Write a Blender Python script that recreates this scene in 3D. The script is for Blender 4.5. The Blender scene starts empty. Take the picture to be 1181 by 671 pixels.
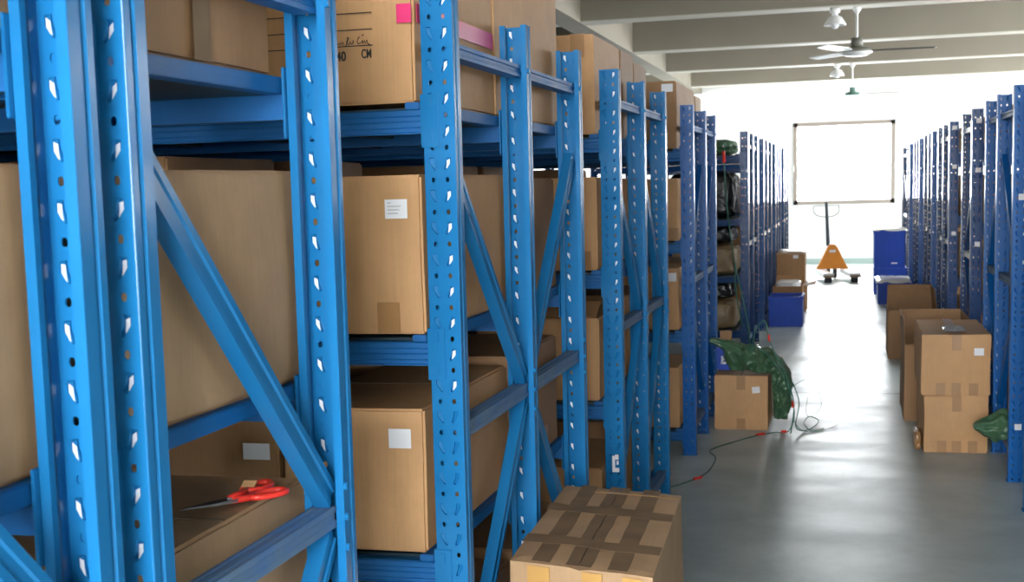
import bpy, bmesh, math, random
from mathutils import Vector, Matrix, noise
from mathutils.geometry import tessellate_polygon
random.seed(7)
S = bpy.context.scene
COL = S.collection
PI = math.pi

# ------------------------------------------------------------------ camera, world, light, exposure
FPX, CX, CY, YAW, PITCH, ROLL = 1552.74, 540.80, 396.98, 0.27576, 0.11434, 0.02854
CAMH = 1.586
cy_, sy_ = math.cos(YAW), math.sin(YAW)
fwd = Vector((-sy_*math.cos(PITCH), cy_*math.cos(PITCH), -math.sin(PITCH)))
rgt = Vector((cy_, sy_, 0.0)); dwn = fwd.cross(rgt)
r2 = math.cos(ROLL)*rgt + math.sin(ROLL)*dwn
d2 = -math.sin(ROLL)*rgt + math.cos(ROLL)*dwn
cd = bpy.data.cameras.new('camera'); cam = bpy.data.objects.new('camera', cd); COL.objects.link(cam)
M = Matrix((r2, -d2, -fwd)).transposed().to_4x4(); M.translation = (0, 0, CAMH)
cam.matrix_world = M
cd.sensor_width = 36.0; cd.lens = FPX/1181*36
cd.shift_x = (590.5-CX)/1181; cd.shift_y = (CY-335.5)/1181
cd.clip_start = .05; cd.clip_end = 100
cd.dof.use_dof = True; cd.dof.focus_distance = 3.4; cd.dof.aperture_fstop = 11
S.camera = cam
w = bpy.data.worlds.new('world'); S.world = w; w.use_nodes = True
w.node_tree.nodes['Background'].inputs[0].default_value = (.8, .9, 1, 1)
w.node_tree.nodes['Background'].inputs[1].default_value = .6
S.view_settings.view_transform = 'Standard'; S.view_settings.look = 'None'
S.view_settings.gamma = 1; S.view_settings.use_curve_mapping = False
S.view_settings.exposure = 0.0
S.cycles.use_denoising = True
S.cycles.max_bounces = 6; S.cycles.diffuse_bounces = 4; S.cycles.glossy_bounces = 3
S.cycles.sample_clamp_indirect = 6
L_FAR, L_SIDE, L_BACK = 38.0, 30.0, 52.0     # daylight through the far and side windows; added fill from behind the camera
L_NEAR = .7                                 # added fill windows beside the photographer, unseen

# ------------------------------------------------------------------ materials
def mat(name, col, rough=.5, metal=0.0, var=0.0, scale=8.0, bump=0.0, emit=None, es=0, col2=None, spec=.5, rvar=0.0, bscale=None, coat=0):
    m = bpy.data.materials.new(name); m.use_nodes = True
    nt = m.node_tree; b = nt.nodes['Principled BSDF']
    b.inputs['Base Color'].default_value = (*col, 1); b.inputs['Roughness'].default_value = rough
    b.inputs['Metallic'].default_value = metal; b.inputs['Specular IOR Level'].default_value = spec
    if coat: b.inputs['Coat Weight'].default_value = coat; b.inputs['Coat Roughness'].default_value = .08
    if var or bump or rvar or col2:
        tc = nt.nodes.new('ShaderNodeTexCoord'); n = nt.nodes.new('ShaderNodeTexNoise')
        n.inputs['Scale'].default_value = scale; n.inputs['Detail'].default_value = 6
        nt.links.new(tc.outputs['Object'], n.inputs['Vector'])
        if var or col2:
            r = nt.nodes.new('ShaderNodeValToRGB')
            r.color_ramp.elements[0].position = .3; r.color_ramp.elements[1].position = .7
            c0 = col2 if col2 else tuple(c*(1-var) for c in col)
            r.color_ramp.elements[0].color = (*c0, 1); r.color_ramp.elements[1].color = (*col, 1)
            nt.links.new(n.outputs[0], r.inputs[0]); nt.links.new(r.outputs[0], b.inputs['Base Color'])
        if rvar:
            mr = nt.nodes.new('ShaderNodeMapRange'); mr.inputs[3].default_value = rough-rvar; mr.inputs[4].default_value = rough+rvar
            mr.inputs[1].default_value = .3; mr.inputs[2].default_value = .7
            nt.links.new(n.outputs[0], mr.inputs[0]); nt.links.new(mr.outputs[0], b.inputs['Roughness'])
        if bump:
            n2 = nt.nodes.new('ShaderNodeTexNoise'); n2.inputs['Scale'].default_value = bscale or scale*3
            n2.inputs['Detail'].default_value = 4
            nt.links.new(tc.outputs['Object'], n2.inputs['Vector'])
            bp = nt.nodes.new('ShaderNodeBump'); bp.inputs['Strength'].default_value = bump; bp.inputs['Distance'].default_value = .01
            nt.links.new(n2.outputs[0], bp.inputs['Height']); nt.links.new(bp.outputs[0], b.inputs['Normal'])
    if emit:
        b.inputs['Emission Color'].default_value = (*emit, 1); b.inputs['Emission Strength'].default_value = es
    return m
BLUE = mat('blue_paint', (.012, .158, .385), .22, var=.10, scale=5, rvar=.04, bump=.02, bscale=40, spec=.24)
BLUE2 = mat('blue_paint_beam', (.005, .115, .35), .5, var=.15, scale=6, rvar=.06, spec=.35)
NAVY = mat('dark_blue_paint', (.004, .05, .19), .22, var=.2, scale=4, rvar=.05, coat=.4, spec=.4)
DECK = mat('shelf_deck_paint', (.02, .05, .07), .5, var=.3, scale=6)
GLINT = mat('slot_glint_white', (.9, .94, .97), .25, metal=.0, var=.1, scale=60)  # white tone standing in for glints on the slot tabs
DUST = mat('dusty_blue_paint', (.10, .17, .26), .6, col2=(.05, .14, .33), scale=14)
def kraft(name, c, rough=.62):
    m = bpy.data.materials.new(name); m.use_nodes = True
    nt = m.node_tree; b = nt.nodes['Principled BSDF']; b.inputs['Roughness'].default_value = rough
    b.inputs['Specular IOR Level'].default_value = .3
    tc = nt.nodes.new('ShaderNodeTexCoord')
    n = nt.nodes.new('ShaderNodeTexNoise'); n.inputs['Scale'].default_value = 5; n.inputs['Detail'].default_value = 8; n.inputs['Roughness'].default_value = .65
    mp = nt.nodes.new('ShaderNodeMapping'); mp.inputs['Scale'].default_value = (150, 150, 6)
    n2 = nt.nodes.new('ShaderNodeTexNoise'); n2.inputs['Scale'].default_value = 1
    nt.links.new(tc.outputs['Object'], n.inputs['Vector']); nt.links.new(tc.outputs['Object'], mp.inputs[0]); nt.links.new(mp.outputs[0], n2.inputs['Vector'])
    mx = nt.nodes.new('ShaderNodeMath'); mx.operation = 'MULTIPLY_ADD'; mx.inputs[1].default_value = .35
    nt.links.new(n2.outputs[0], mx.inputs[0]); nt.links.new(n.outputs[0], mx.inputs[2])
    r = nt.nodes.new('ShaderNodeValToRGB'); r.color_ramp.elements[0].position = .35; r.color_ramp.elements[1].position = .95
    r.color_ramp.elements[0].color = (*[a*.80 for a in c], 1); r.color_ramp.elements[1].color = (*[min(1, a*1.12) for a in c], 1)
    nt.links.new(mx.outputs[0], r.inputs[0]); nt.links.new(r.outputs[0], b.inputs['Base Color'])
    bp = nt.nodes.new('ShaderNodeBump'); bp.inputs['Strength'].default_value = .18; bp.inputs['Distance'].default_value = .01
    nt.links.new(n.outputs[0], bp.inputs['Height']); nt.links.new(bp.outputs[0], b.inputs['Normal'])
    return m
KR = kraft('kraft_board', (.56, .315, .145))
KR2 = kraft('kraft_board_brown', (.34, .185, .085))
KR3 = kraft('kraft_board_pale', (.43, .272, .15))
TAPE = mat('brown_packing_tape', (.235, .15, .083), .6, var=.3, scale=9, spec=.12)
TAPEL = mat('clear_packing_tape', (.38, .20, .08), .28, var=.12, scale=12, spec=.4)
TAPEG = mat('tan_packing_tape', (.55, .31, .10), .25, var=.12, scale=12)
PINK = mat('pink_tape', (.75, .03, .17), .35, var=.1, scale=20)
PAPER = mat('white_label_paper', (.82, .82, .84), .6, var=.05)
INK = mat('black_marker_ink', (.015, .013, .012), .6)
GAP = mat('dark_board_edge', (.07, .045, .025), .9)
PLAST = mat('blue_plastic', (.008, .06, .44), .42, var=.15, scale=6, spec=.22)
WRAP = mat('white_plastic_wrap', (.85, .86, .86), .25, var=.1, bump=.5, bscale=25)
BAG = mat('black_plastic_bag', (.006, .007, .009), .25, bump=.9, bscale=18, var=.3)
PARC = mat('brown_wrapped_parcel', (.33, .22, .11), .35, bump=.8, bscale=16, col2=(.20, .13, .06), scale=12)
TARP = mat('green_tarpaulin', (.075, .17, .085), .36, col2=(.04, .10, .05), scale=11, bump=.7, bscale=14, coat=.2)
WIRE = mat('green_cable', (.01, .13, .09), .4)
REDP = mat('red_plastic', (.75, .035, .02), .3)
STEEL = mat('scissor_steel', (.18, .18, .19), .3, metal=1)
ORANGE = mat('orange_paint', (.80, .27, .015), .4, var=.1, scale=10)
RUBB = mat('black_rubber', (.02, .02, .022), .5)
BLK = mat('black_paint', (.012, .02, .035), .35)
SILV = mat('bright_steel', (.75, .75, .74), .35, metal=.5)
FANW = mat('white_enamel', (.85, .86, .85), .25)
FAND = mat('dark_fan_blade', (.03, .032, .04), .35)
FANG = mat('fan_motor_grey', (.17, .17, .14), .4)
FANT = mat('fan_motor_green', (.12, .24, .2), .4)
WALL = mat('white_wall_plaster', (.86, .86, .84), .8, var=.04, scale=3, bump=.05)
CEIL = mat('ceiling_concrete_paint', (.27, .24, .185), .85, var=.10, scale=1.6, bump=.08)
SOFF = mat('soffit_glare_tone', (.58, .55, .47), .6)
SKIRT = mat('grey_green_skirting', (.38, .48, .45), .5)
ALU = mat('window_aluminium', (.33, .28, .24), .45)
def emis(n, s, c=(.93, .97, 1)):
    m = bpy.data.materials.new(n); m.use_nodes = True; nt = m.node_tree; nt.nodes.remove(nt.nodes['Principled BSDF'])
    e = nt.nodes.new('ShaderNodeEmission'); e.inputs[0].default_value = (*c, 1); e.inputs[1].default_value = s
    nt.links.new(e.outputs[0], nt.nodes['Material Output'].inputs[0]); return m
GL_FAR = emis('daylit_frosted_glass_far', L_FAR); GL_SIDE = emis('daylit_frosted_glass_side', L_SIDE)
GL_BACK = emis('added_rear_fill_glass', L_BACK); GL_NEAR = emis('added_near_fill_glass', L_NEAR)

def floor_mat():
    m = bpy.data.materials.new('polished_concrete'); m.use_nodes = True
    nt = m.node_tree; b = nt.nodes['Principled BSDF']; L = nt.links.new; b.inputs['Specular IOR Level'].default_value = .2
    tc = nt.nodes.new('ShaderNodeTexCoord')
    n = nt.nodes.new('ShaderNodeTexNoise'); n.inputs['Scale'].default_value = 1.6; n.inputs['Detail'].default_value = 12; n.inputs['Roughness'].default_value = .7
    n.inputs['Distortion'].default_value = .3
    L(tc.outputs['Object'], n.inputs['Vector'])
    r = nt.nodes.new('ShaderNodeValToRGB'); r.color_ramp.elements[0].position = .3; r.color_ramp.elements[1].position = .72
    r.color_ramp.elements[0].color = (.36, .425, .43, 1); r.color_ramp.elements[1].color = (.60, .67, .665, 1)
    L(n.outputs[0], r.inputs[0])
    # saw-cut joints across the aisle every 6 m
    sx = nt.nodes.new('ShaderNodeSeparateXYZ'); L(tc.outputs['Object'], sx.inputs[0])
    a = nt.nodes.new('ShaderNodeMath'); a.operation = 'ADD'; a.inputs[1].default_value = -10.3+60; L(sx.outputs[1], a.inputs[0])
    md = nt.nodes.new('ShaderNodeMath'); md.operation = 'MODULO'; md.inputs[1].default_value = 6.0; L(a.outputs[0], md.inputs[0])
    lt = nt.nodes.new('ShaderNodeMath'); lt.operation = 'LESS_THAN'; lt.inputs[1].default_value = .022; L(md.outputs[0], lt.inputs[0])
    mx = nt.nodes.new('ShaderNodeMixRGB'); mx.inputs[2].default_value = (.07, .07, .06, 1)
    L(lt.outputs[0], mx.inputs[0]); L(r.outputs[0], mx.inputs[1]); L(mx.outputs[0], b.inputs['Base Color'])
    n2 = nt.nodes.new('ShaderNodeTexNoise'); n2.inputs['Scale'].default_value = 1.7; n2.inputs['Detail'].default_value = 10; n2.inputs['Roughness'].default_value = .62; n2.inputs['Distortion'].default_value = 1.0
    mpp = nt.nodes.new('ShaderNodeMapping'); mpp.inputs['Scale'].default_value = (.8, 1.5, 1)
    L(tc.outputs['Object'], mpp.inputs[0]); L(mpp.outputs[0], n2.inputs['Vector'])
    mr = nt.nodes.new('ShaderNodeMapRange'); mr.inputs[1].default_value = .35; mr.inputs[2].default_value = .68; mr.inputs[3].default_value = .29; mr.inputs[4].default_value = .43
    L(n2.outputs[0], mr.inputs[0]); L(mr.outputs[0], b.inputs['Roughness'])
    bp = nt.nodes.new('ShaderNodeBump'); bp.inputs['Strength'].default_value = .05; bp.inputs['Distance'].default_value = .02
    L(n2.outputs[0], bp.inputs['Height']); L(bp.outputs[0], b.inputs['Normal'])
    return m
FLOOR = floor_mat()

# ------------------------------------------------------------------ helpers
class MB:
    """collects shapes and links them as ONE mesh object"""
    def __init__(s): s.v = []; s.f = []; s.m = []; s.mi = 0
    def add(s, vs, fs):
        o = len(s.v); s.v += [tuple(p) for p in vs]; s.f += [tuple(i+o for i in f) for f in fs]; s.m += [s.mi]*len(fs); return s
    def box(s, x0, x1, y0, y1, z0, z1, T=None, ch=0):
        if ch:
            bm = bmesh.new(); bmesh.ops.create_cube(bm, size=1)
            for v in bm.verts: v.co = Vector(((x0+x1)/2+v.co.x*(x1-x0), (y0+y1)/2+v.co.y*(y1-y0), (z0+z1)/2+v.co.z*(z1-z0)))
            bmesh.ops.bevel(bm, geom=bm.edges[:], offset=ch, segments=2, affect='EDGES')
            bm.verts.index_update(); vs = [v.co.copy() for v in bm.verts]; fs = [[v.index for v in f.verts] for f in bm.faces]; bm.free()
        else:
            vs = [Vector(p) for p in ((x0, y0, z0), (x1, y0, z0), (x1, y1, z0), (x0, y1, z0), (x0, y0, z1), (x1, y0, z1), (x1, y1, z1), (x0, y1, z1))]
            fs = [(0, 3, 2, 1), (4, 5, 6, 7), (0, 1, 5, 4), (1, 2, 6, 5), (2, 3, 7, 6), (3, 0, 4, 7)]
        if T: vs = [T @ v for v in vs]
        return s.add(vs, fs)
    def prism(s, pts, axis, a, b, T=None):
        """pts: 2D outline; axis 'x','y','z' extruded from a to b"""
        n = len(pts)
        def P(p, t): return {'x': (t, p[0], p[1]), 'y': (p[0], t, p[1]), 'z': (p[0], p[1], t)}[axis]
        vs = [Vector(P(p, a)) for p in pts]+[Vector(P(p, b)) for p in pts]
        tri = tessellate_polygon([[Vector((p[0], p[1], 0)) for p in pts]])
        fs = [tuple(t) for t in tri]+[tuple(i+n for i in reversed(t)) for t in tri]+[(i, (i+1) % n, n+(i+1) % n, n+i) for i in range(n)]
        if T: vs = [T @ v for v in vs]
        return s.add(vs, fs)
    def tube(s, pts, r, seg=8, closed=False):
        pts = [Vector(p) for p in pts]; n = len(pts); rs = r if isinstance(r, (list, tuple)) else [r]*n
        rings = []; up = Vector((0, 0, 1))
        for i, p in enumerate(pts):
            if closed: t = pts[(i+1) % n]-pts[i-1]
            else: t = pts[min(i+1, n-1)]-pts[max(i-1, 0)]
            t.normalize(); a = t.cross(up)
            if a.length < .05: a = t.cross(Vector((1, 0, 0)))
            a.normalize(); b = t.cross(a)
            rings.append([p+rs[i]*(math.cos(2*PI*k/seg)*a+math.sin(2*PI*k/seg)*b) for k in range(seg)])
        fs = []
        for i in range(n if closed else n-1):
            j = (i+1) % n
            for k in range(seg): fs.append((i*seg+k, i*seg+(k+1) % seg, j*seg+(k+1) % seg, j*seg+k))
        if not closed: fs += [tuple(range(seg))[::-1], tuple((n-1)*seg+k for k in range(seg))]
        return s.add([v for r_ in rings for v in r_], fs)
    def lathe(s, prof, seg=24, o=(0, 0, 0)):
        vs = []; fs = []
        for (r, z) in prof: vs += [(o[0]+r*math.cos(2*PI*k/seg), o[1]+r*math.sin(2*PI*k/seg), o[2]+z) for k in range(seg)]
        for i in range(len(prof)-1):
            for k in range(seg): fs.append((i*seg+k, i*seg+(k+1) % seg, (i+1)*seg+(k+1) % seg, (i+1)*seg+k))
        return s.add(vs, fs)
    def mesh(s, name, mats, smooth=False):
        me = bpy.data.meshes.new(name); me.from_pydata(s.v, [], s.f)
        for m in (mats if isinstance(mats, (list, tuple)) else [mats]): me.materials.append(m)
        me.polygons.foreach_set('material_index', s.m)
        if smooth: me.polygons.foreach_set('use_smooth', [True]*len(s.f))
        bm = bmesh.new(); bm.from_mesh(me); bmesh.ops.recalc_face_normals(bm, faces=bm.faces); bm.to_mesh(me); bm.free()
        me.update(); return me
    def build(s, name, mats, parent=None, smooth=False, loc=None):
        o = bpy.data.objects.new(name, s.mesh(name, mats, smooth)); COL.objects.link(o)
        if parent: o.parent = parent
        if loc: o.location = loc
        return o
def inst(name, me, parent, loc=(0, 0, 0), rz=0):
    o = bpy.data.objects.new(name, me); COL.objects.link(o); o.parent = parent; o.location = loc; o.rotation_euler = (0, 0, rz); return o
def tag(o, label, cat, group=None, kind=None):
    if label: o['label'] = label
    if cat: o['category'] = cat
    if group: o['group'] = group
    if kind: o['kind'] = kind
    return o
def thing(name, label, cat, loc=(0, 0, 0), rz=0, group=None):
    o = bpy.data.objects.new(name, None); COL.objects.link(o); o.location = loc; o.rotation_euler = (0, 0, rz); o.empty_display_size = .1
    return tag(o, label, cat, group)
def struct(name, mb, m, parent=None):
    o = mb.build(name, m, parent)
    if not parent: o['kind'] = 'structure'
    return o

# ------------------------------------------------------------------ the room
XL0, XR0, Y0, YW, ZC = -7.0, 5.5, -3.2, 26.4, 3.9
struct('floor', MB().box(XL0-.2, XR0+.2, Y0-.2, YW+.2, -.15, 0), FLOOR)
struct('ceiling', MB().box(XL0-.2, XR0+.2, Y0-.2, YW+.2, ZC, ZC+.15), CEIL)
def wall_with_holes(name, axis, at, th, a0, a1, holes):
    mb = MB(); cur = a0
    def bx(u0, u1, z0, z1):
        if u1-u0 < 1e-4 or z1-z0 < 1e-4: return
        if axis == 'y': mb.box(u0, u1, at, at+th, z0, z1)
        else: mb.box(at, at+th, u0, u1, z0, z1)
    for (u0, u1, z0, z1) in sorted(holes):
        bx(cur, u0, 0, ZC); bx(u0, u1, 0, z0); bx(u0, u1, z1, ZC); cur = u1
    bx(cur, a1, 0, ZC)
    return struct(name, mb, WALL)
FAR = (-.99, .84, 1.12, 2.65)
wall_with_holes('wall_back', 'y', YW, .2, XL0-.2, XR0+.2, [FAR])
sideL = [(y, y+2.2, 1.1, 2.9) for y in (22.6,)]
sideR = [(y, y+2.4, 1.1, 3.0) for y in (11.0, 14.6, 18.2, 21.8)]
nearR = [(y, y+2.2, 1.3, 3.1) for y in (.3, 4.0, 7.4)]  # unseen windows added beside the camera as near fill
rear = [(-1.9, 1.1, 1.0, 3.1)]  # unseen window added behind the camera to brighten the near racks
wall_with_holes('wall_left', 'x', XL0-.2, .2, Y0, YW, sideL)
wall_with_holes('wall_right', 'x', XR0, .2, Y0, YW, nearR+sideR)
wall_with_holes('wall_front', 'y', Y0-.2, .2, XL0-.2, XR0+.2, rear)
wn = [0]
def window(axis, at, u0, u1, z0, z1, inward, glass):
    wn[0] += 1; e = thing('window_%d' % wn[0], None, None); e['kind'] = 'structure'
    f = MB(); g = MB(); t = .075; d0, d1 = sorted((at-.03*inward*-1, at+.05*inward*-1))
    def bx(mb, a, b, c, d, e0, e1):
        if axis == 'y': mb.box(a, b, e0, e1, c, d)
        else: mb.box(e0, e1, a, b, c, d)
    bx(f, u0, u1, z0, z0+t, d0, d1); bx(f, u0, u1, z1-t, z1, d0, d1); bx(f, u0, u0+t, z0, z1, d0, d1); bx(f, u1-t, u1, z0, z1, d0, d1)
    m = (u0+u1)/2; bx(f, m-.006, m+.006, z0+t, z1-t, d0+.02, d1-.02)
    gm = (d0+d1)/2
    bx(g, u0+t, m-.006, z0+t, z1-t, gm-.003, gm+.003); bx(g, m+.006, u1-t, z0+t, z1-t, gm-.003, gm+.003)
    f.build('window_frame', ALU, e); g.build('window_pane', glass, e)
    if wn[0] == 1:
        h = MB()
        for x in (u0-.012, u1-.01): h.box(x, x+.03, at-.05, at-.02, 1.75, 1.86)
        h.build('window_latch', FANW, e)
window('y', YW, *FAR, -1, GL_FAR)
for q in sideL: window('x', XL0, *q, 1, GL_SIDE)
for q in sideR: window('x', XR0, *q, -1, GL_SIDE)
for q in nearR: window('x', XR0, *q, -1, GL_NEAR)
for q in rear: window('y', Y0, *q, 1, GL_BACK)
struct('baseboard_back', MB().box(XL0, XR0, YW-.015, YW, 0, .10), SKIRT)
tn = 0
for y in (.3, 3.75, 7.2, 10.7, 14.15, 17.7, 21.05, 24.5):
    tn += 1; o = struct('trim_%d' % tn, MB().box(XL0, XR0, y, y+.28, 3.298, ZC), CEIL); MB().box(XL0, XR0, y-.003, y+.283, 3.285, 3.298, ch=.003).build('beam_soffit', SOFF, o)   # cross beams; soffit strips coloured pale to imitate floor glare
for x in (-2.95, 3.6):
    tn += 1; struct('trim_%d' % tn, MB().box(x, x+.26, Y0, YW, 3.28, ZC), CEIL)    # long girders

# ------------------------------------------------------------------ ceiling fans and lamps
def fan(name, label, x, y, zb, R, angs, bm, hm, ztop):
    t = thing(name, label, 'ceiling fan', (x, y, ztop), group=None)
    MB().tube([(0, 0, 0), (0, 0, zb-ztop+.1)], .014, 10).build('down_rod', FANW if hm is FANT else SILV, t)
    MB().lathe([(.0, 0), (.04, 0), (.04, -.03), (.02, -.06), (.014, -.07)], 20).build('ceiling_canopy', FANW, t, True)
    g_ = 1 if hm is FANG else .72
    MB().lathe([(r_*g_, z_*g_) for r_, z_ in [(0, .11), (.055, .11), (.06, .02), (.04, .02), (.12, .012), (.15, -.015), (.15, -.035), (.10, -.06), (0, -.065)]], 28).build('motor_housing', hm, t, True, (0, 0, zb-ztop))
    if hm is FANG:
        MB().lathe([(.148, -.03), (.153, -.04), (.105, -.066), (0, -.07)], 28).build('motor_trim', FANW, t, True, (0, 0, zb-ztop))
    for a, m in zip(angs, bm):
        b = MB(); pts = [(.14, -.022), (.24, -.045), (.3, -.07), (R-.02, -.058), (R, -.03), (R, .03), (R-.02, .058), (.3, .065), (.24, .045), (.14, .022)]
        b.prism(pts, 'z', -.004, .004, Matrix.Rotation(a, 4, 'Z') @ Matrix.Rotation(math.radians(9), 4, 'X'))
        b.build('fan_blade', m, t, False, (0, 0, zb-ztop-.02))
    return t
fan('ceiling_fan', 'near ceiling fan with grey motor, one dark blade and two white blades', .082, 14.3, 2.875, .76,
    [0.02, 2.19, -2.02], [FAND, FANW, FANW], FANG, 3.29)
fan('ceiling_fan', 'far white ceiling fan with green motor in front of the bright wall', .061, 21.2, 2.86, .68,
    [0.12, 3.05, 1.6], [FANW, FANW, FANW], FANT, 3.29)
def lamp(label, x, y):
    t = thing('ceiling_lamp', label, 'lamp', (x, y, 3.285))
    MB().lathe([(0, 0), (.05, 0), (.05, -.04), (.03, -.05), (.03, -.08)], 20).build('lamp_base', FANW, t, True)
    MB().lathe([(.032, -.07), (.07, -.09), (.105, -.15), (.108, -.17), (.09, -.16), (.05, -.12), (0, -.11)], 24).build('lamp_shade', FANW, t, True)
    MB().lathe([(0, -.11), (.03, -.12), (.042, -.16), (.03, -.195), (0, -.205)], 16).build('bulb', PAPER, t, True)
lamp('small white ceiling lamp beside the near fan rod', -.13, 14.28)
lamp('small white ceiling lamp beside the far fan rod', -.16, 21.18)

# ------------------------------------------------------------------ racks
PITCH_Z, UPH, UW, UD = .0713, 2.03, .075, .056
def upright_mesh(name, m, rear=False):
    """open section: perforated web at y=0, flanges to y=UD, lips turned inwards"""
    mb = MB(); n = int(UPH/PITCH_Z); ph = UPH/n; hw = UW/2
    tl = [(-.025, .015), (-.0145, .016), (-.0135, .004), (-.0085, -.009), (-.010, -.013), (-.014, -.012), (-.021, -.002), (-.025, .004)]
    tr = [(-x, z) for x, z in reversed(tl)]
    def rd(cx, cz):
        return [(cx+.0042*math.copysign(min(1, abs(math.cos(a))*1.25), math.cos(a)), cz+.0056*math.copysign(min(1, abs(math.sin(a))*1.25), math.sin(a))) for a in [PI/8+k*PI/4 for k in range(8)]]
    for i in range(n):
        z0 = i*ph; zt, zh = z0+ph*.68, z0+ph*.2
        outer = [(-hw+.002, z0), (hw-.002, z0), (hw-.002, z0+ph), (-hw+.002, z0+ph)]
        holes = [[(x, z+zt) for x, z in tl], [(x, z+zt) for x, z in tr], rd(-.0165, zh), rd(.0165, zh)]
        polys = [outer]+holes
        flat = [p for q in polys for p in q]
        tris = tessellate_polygon([[Vector((p[0], p[1], 0)) for p in q] for q in polys])
        mb.add([(p[0], 0, p[1]) for p in flat], tris)
        mb.add([(p[0], .0025, p[1]) for p in flat], [tuple(reversed(t)) for t in tris])
        for k, q in enumerate(holes):
            c = Vector((sum(p[0] for p in q)/len(q), sum(p[1] for p in q)/len(q)))
            N = len(q)
            if k < 2:      # slot pressed inwards, deepest towards the middle of the web
                dy = lambda x: .0018+.42*max(0, .025-abs(x))
                q2 = [(p[0]+(c.x-p[0])*.08, p[1]+(c.y-p[1])*.08) for p in q]
                mb.add([(p[0], 0, p[1]) for p in q]+[(p[0], dy(p[0]), p[1]) for p in q2], [(j, (j+1) % N, N+(j+1) % N, N+j) for j in range(N)])
                mb.add([(p[0], dy(p[0]), p[1]) for p in q2], [tuple(range(N))])
                if k == 1 and (rear or (i > n*.5 and m is not NAVY)):   # white patch painted on as the glint of the bent tab
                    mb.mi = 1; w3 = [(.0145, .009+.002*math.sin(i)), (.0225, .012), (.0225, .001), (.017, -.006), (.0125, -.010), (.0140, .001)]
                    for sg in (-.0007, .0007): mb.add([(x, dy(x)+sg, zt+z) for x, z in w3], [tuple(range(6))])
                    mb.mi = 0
            else:
                mb.add([(p[0], 0, p[1]) for p in q]+[(p[0], .0025, p[1]) for p in q], [(j, (j+1) % N, N+(j+1) % N, N+j) for j in range(N)])
    # rolled corners, stepped flanges and lips
    for s in (-1, 1):
        prof = [(hw-.002, 0), (hw-.0006, .0006), (hw, .002), (hw, .016), (hw-.004, .019), (hw-.004, .026), (hw, .029), (hw, UD-.001), (hw-.001, UD),
                (hw-.015, UD), (hw-.015, UD-.012), (hw-.013, UD-.012), (hw-.013, UD-.003), (hw-.003, UD-.003), (hw-.0025, .031), (hw-.0065, .027), (hw-.0065, .018), (hw-.0025, .0145), (hw-.0025, .0025), (hw-.002, .0025)]
        N = len(prof); vs = [(s*x, y, z) for z in (0, UPH) for x, y in prof]
        mb.add(vs, [(i, (i+1) % N, N+(i+1) % N, N+i) for i in range(N)])
    mb.box(-hw-.006, hw+.006, -.006, UD+.006, 0, .004)       # foot plate
    me = mb.mesh(name, [m, GLINT])
    return me
UP = {}
def upright_for(m, rear):
    if (m.name, rear) not in UP: UP[(m.name, rear)] = upright_mesh('upright', m, rear)
    return UP[(m.name, rear)]
def channel(name, L, m, m2, wdt=.04, dep=.03):
    """bracing member along +x, grooved; width along z, depth along y"""
    mb = MB(); h = wdt/2
    pts = [(-dep/2, -h), (dep/2, -h), (dep/2, -h*.45), (dep/2-.004, -h*.3), (dep/2-.004, h*.3), (dep/2, h*.45), (dep/2, h), (dep/2-.006, h), (dep/2-.008, h-.003), (dep/2-.013, h-.003), (dep/2-.015, h-.0005), (-dep/2+.015, h-.0005), (-dep/2+.013, h-.003), (-dep/2+.008, h-.003), (-dep/2+.006, h), (-dep/2, h), (-dep/2, h*.45), (-dep/2+.003, h*.3), (-dep/2+.003, -h*.3), (-dep/2, -h*.45)]
    mb.prism(pts, 'x', 0, L); return mb
bolt_me = {}
def strut(parent, a, b, m, name, wdt=.04, dep=.03, topm=None, x=0):
    a = Vector((x, *a)); b = Vector((x, *b)); d = b-a; L = d.length
    mb = channel(name, L, m, None, wdt, dep)
    o = mb.build(name, [m], parent); ang = math.atan2(d.z, d.y)
    # local x -> along d in the yz plane; local y -> world -x
    o.matrix_local = Matrix.Translation(a) @ Matrix(((0, -1, 0), (math.cos(ang), 0, -math.sin(ang)), (math.sin(ang), 0, math.cos(ang)))).to_4x4()
    return o
def frame(parent, x, y0, y1, flip, m, levels_dusty=True, top=True, outer=1):
    a, b = y0+.03, y1-.03
    strut(parent, (a, 1.905), (b, 1.905), BLUE2 if not (m is NAVY) else SILV, 'horizontal_strut', .032, .04, x=x)
    strut(parent, (a, 1.02), (b, 1.02), DUST if not (m is NAVY) else SILV, 'horizontal_strut', .038, .04, x=x)
    strut(parent, (a, .15), (b, .15), DUST, 'horizontal_strut', .038, .04, x=x)
    A, B = (b, a) if flip else (a, b)
    strut(parent, (A, 1.68), (B, 1.055), m, 'diagonal_brace', .046, .03, x=x)
    strut(parent, (B, .985), (A, .30), m, 'diagonal_brace', .046, .03, x=x)
def bolts(parent, x, y, sgn, m):
    for z in (1.905, 1.075, 1.02, .965, .15):
        mb = MB(); mb.tube([(x+sgn*.0375, y, z), (x+sgn*.044, y, z)], .007, 8); mb.build('bolt', m, parent)
def beam_mesh(L):
    mb = MB(); pts = [(0, -.055), (.04, -.055), (.04, -.002), (.036, 0), (.004, 0), (0, -.003), (0, -.014), (.003, -.017), (.003, -.026), (0, -.029), (0, -.040), (.003, -.043), (.003, -.050), (0, -.053)]
    mb.prism([(p[0], p[1]) for p in pts], 'x', 0, L); return mb
beam_cache = {}
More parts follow.
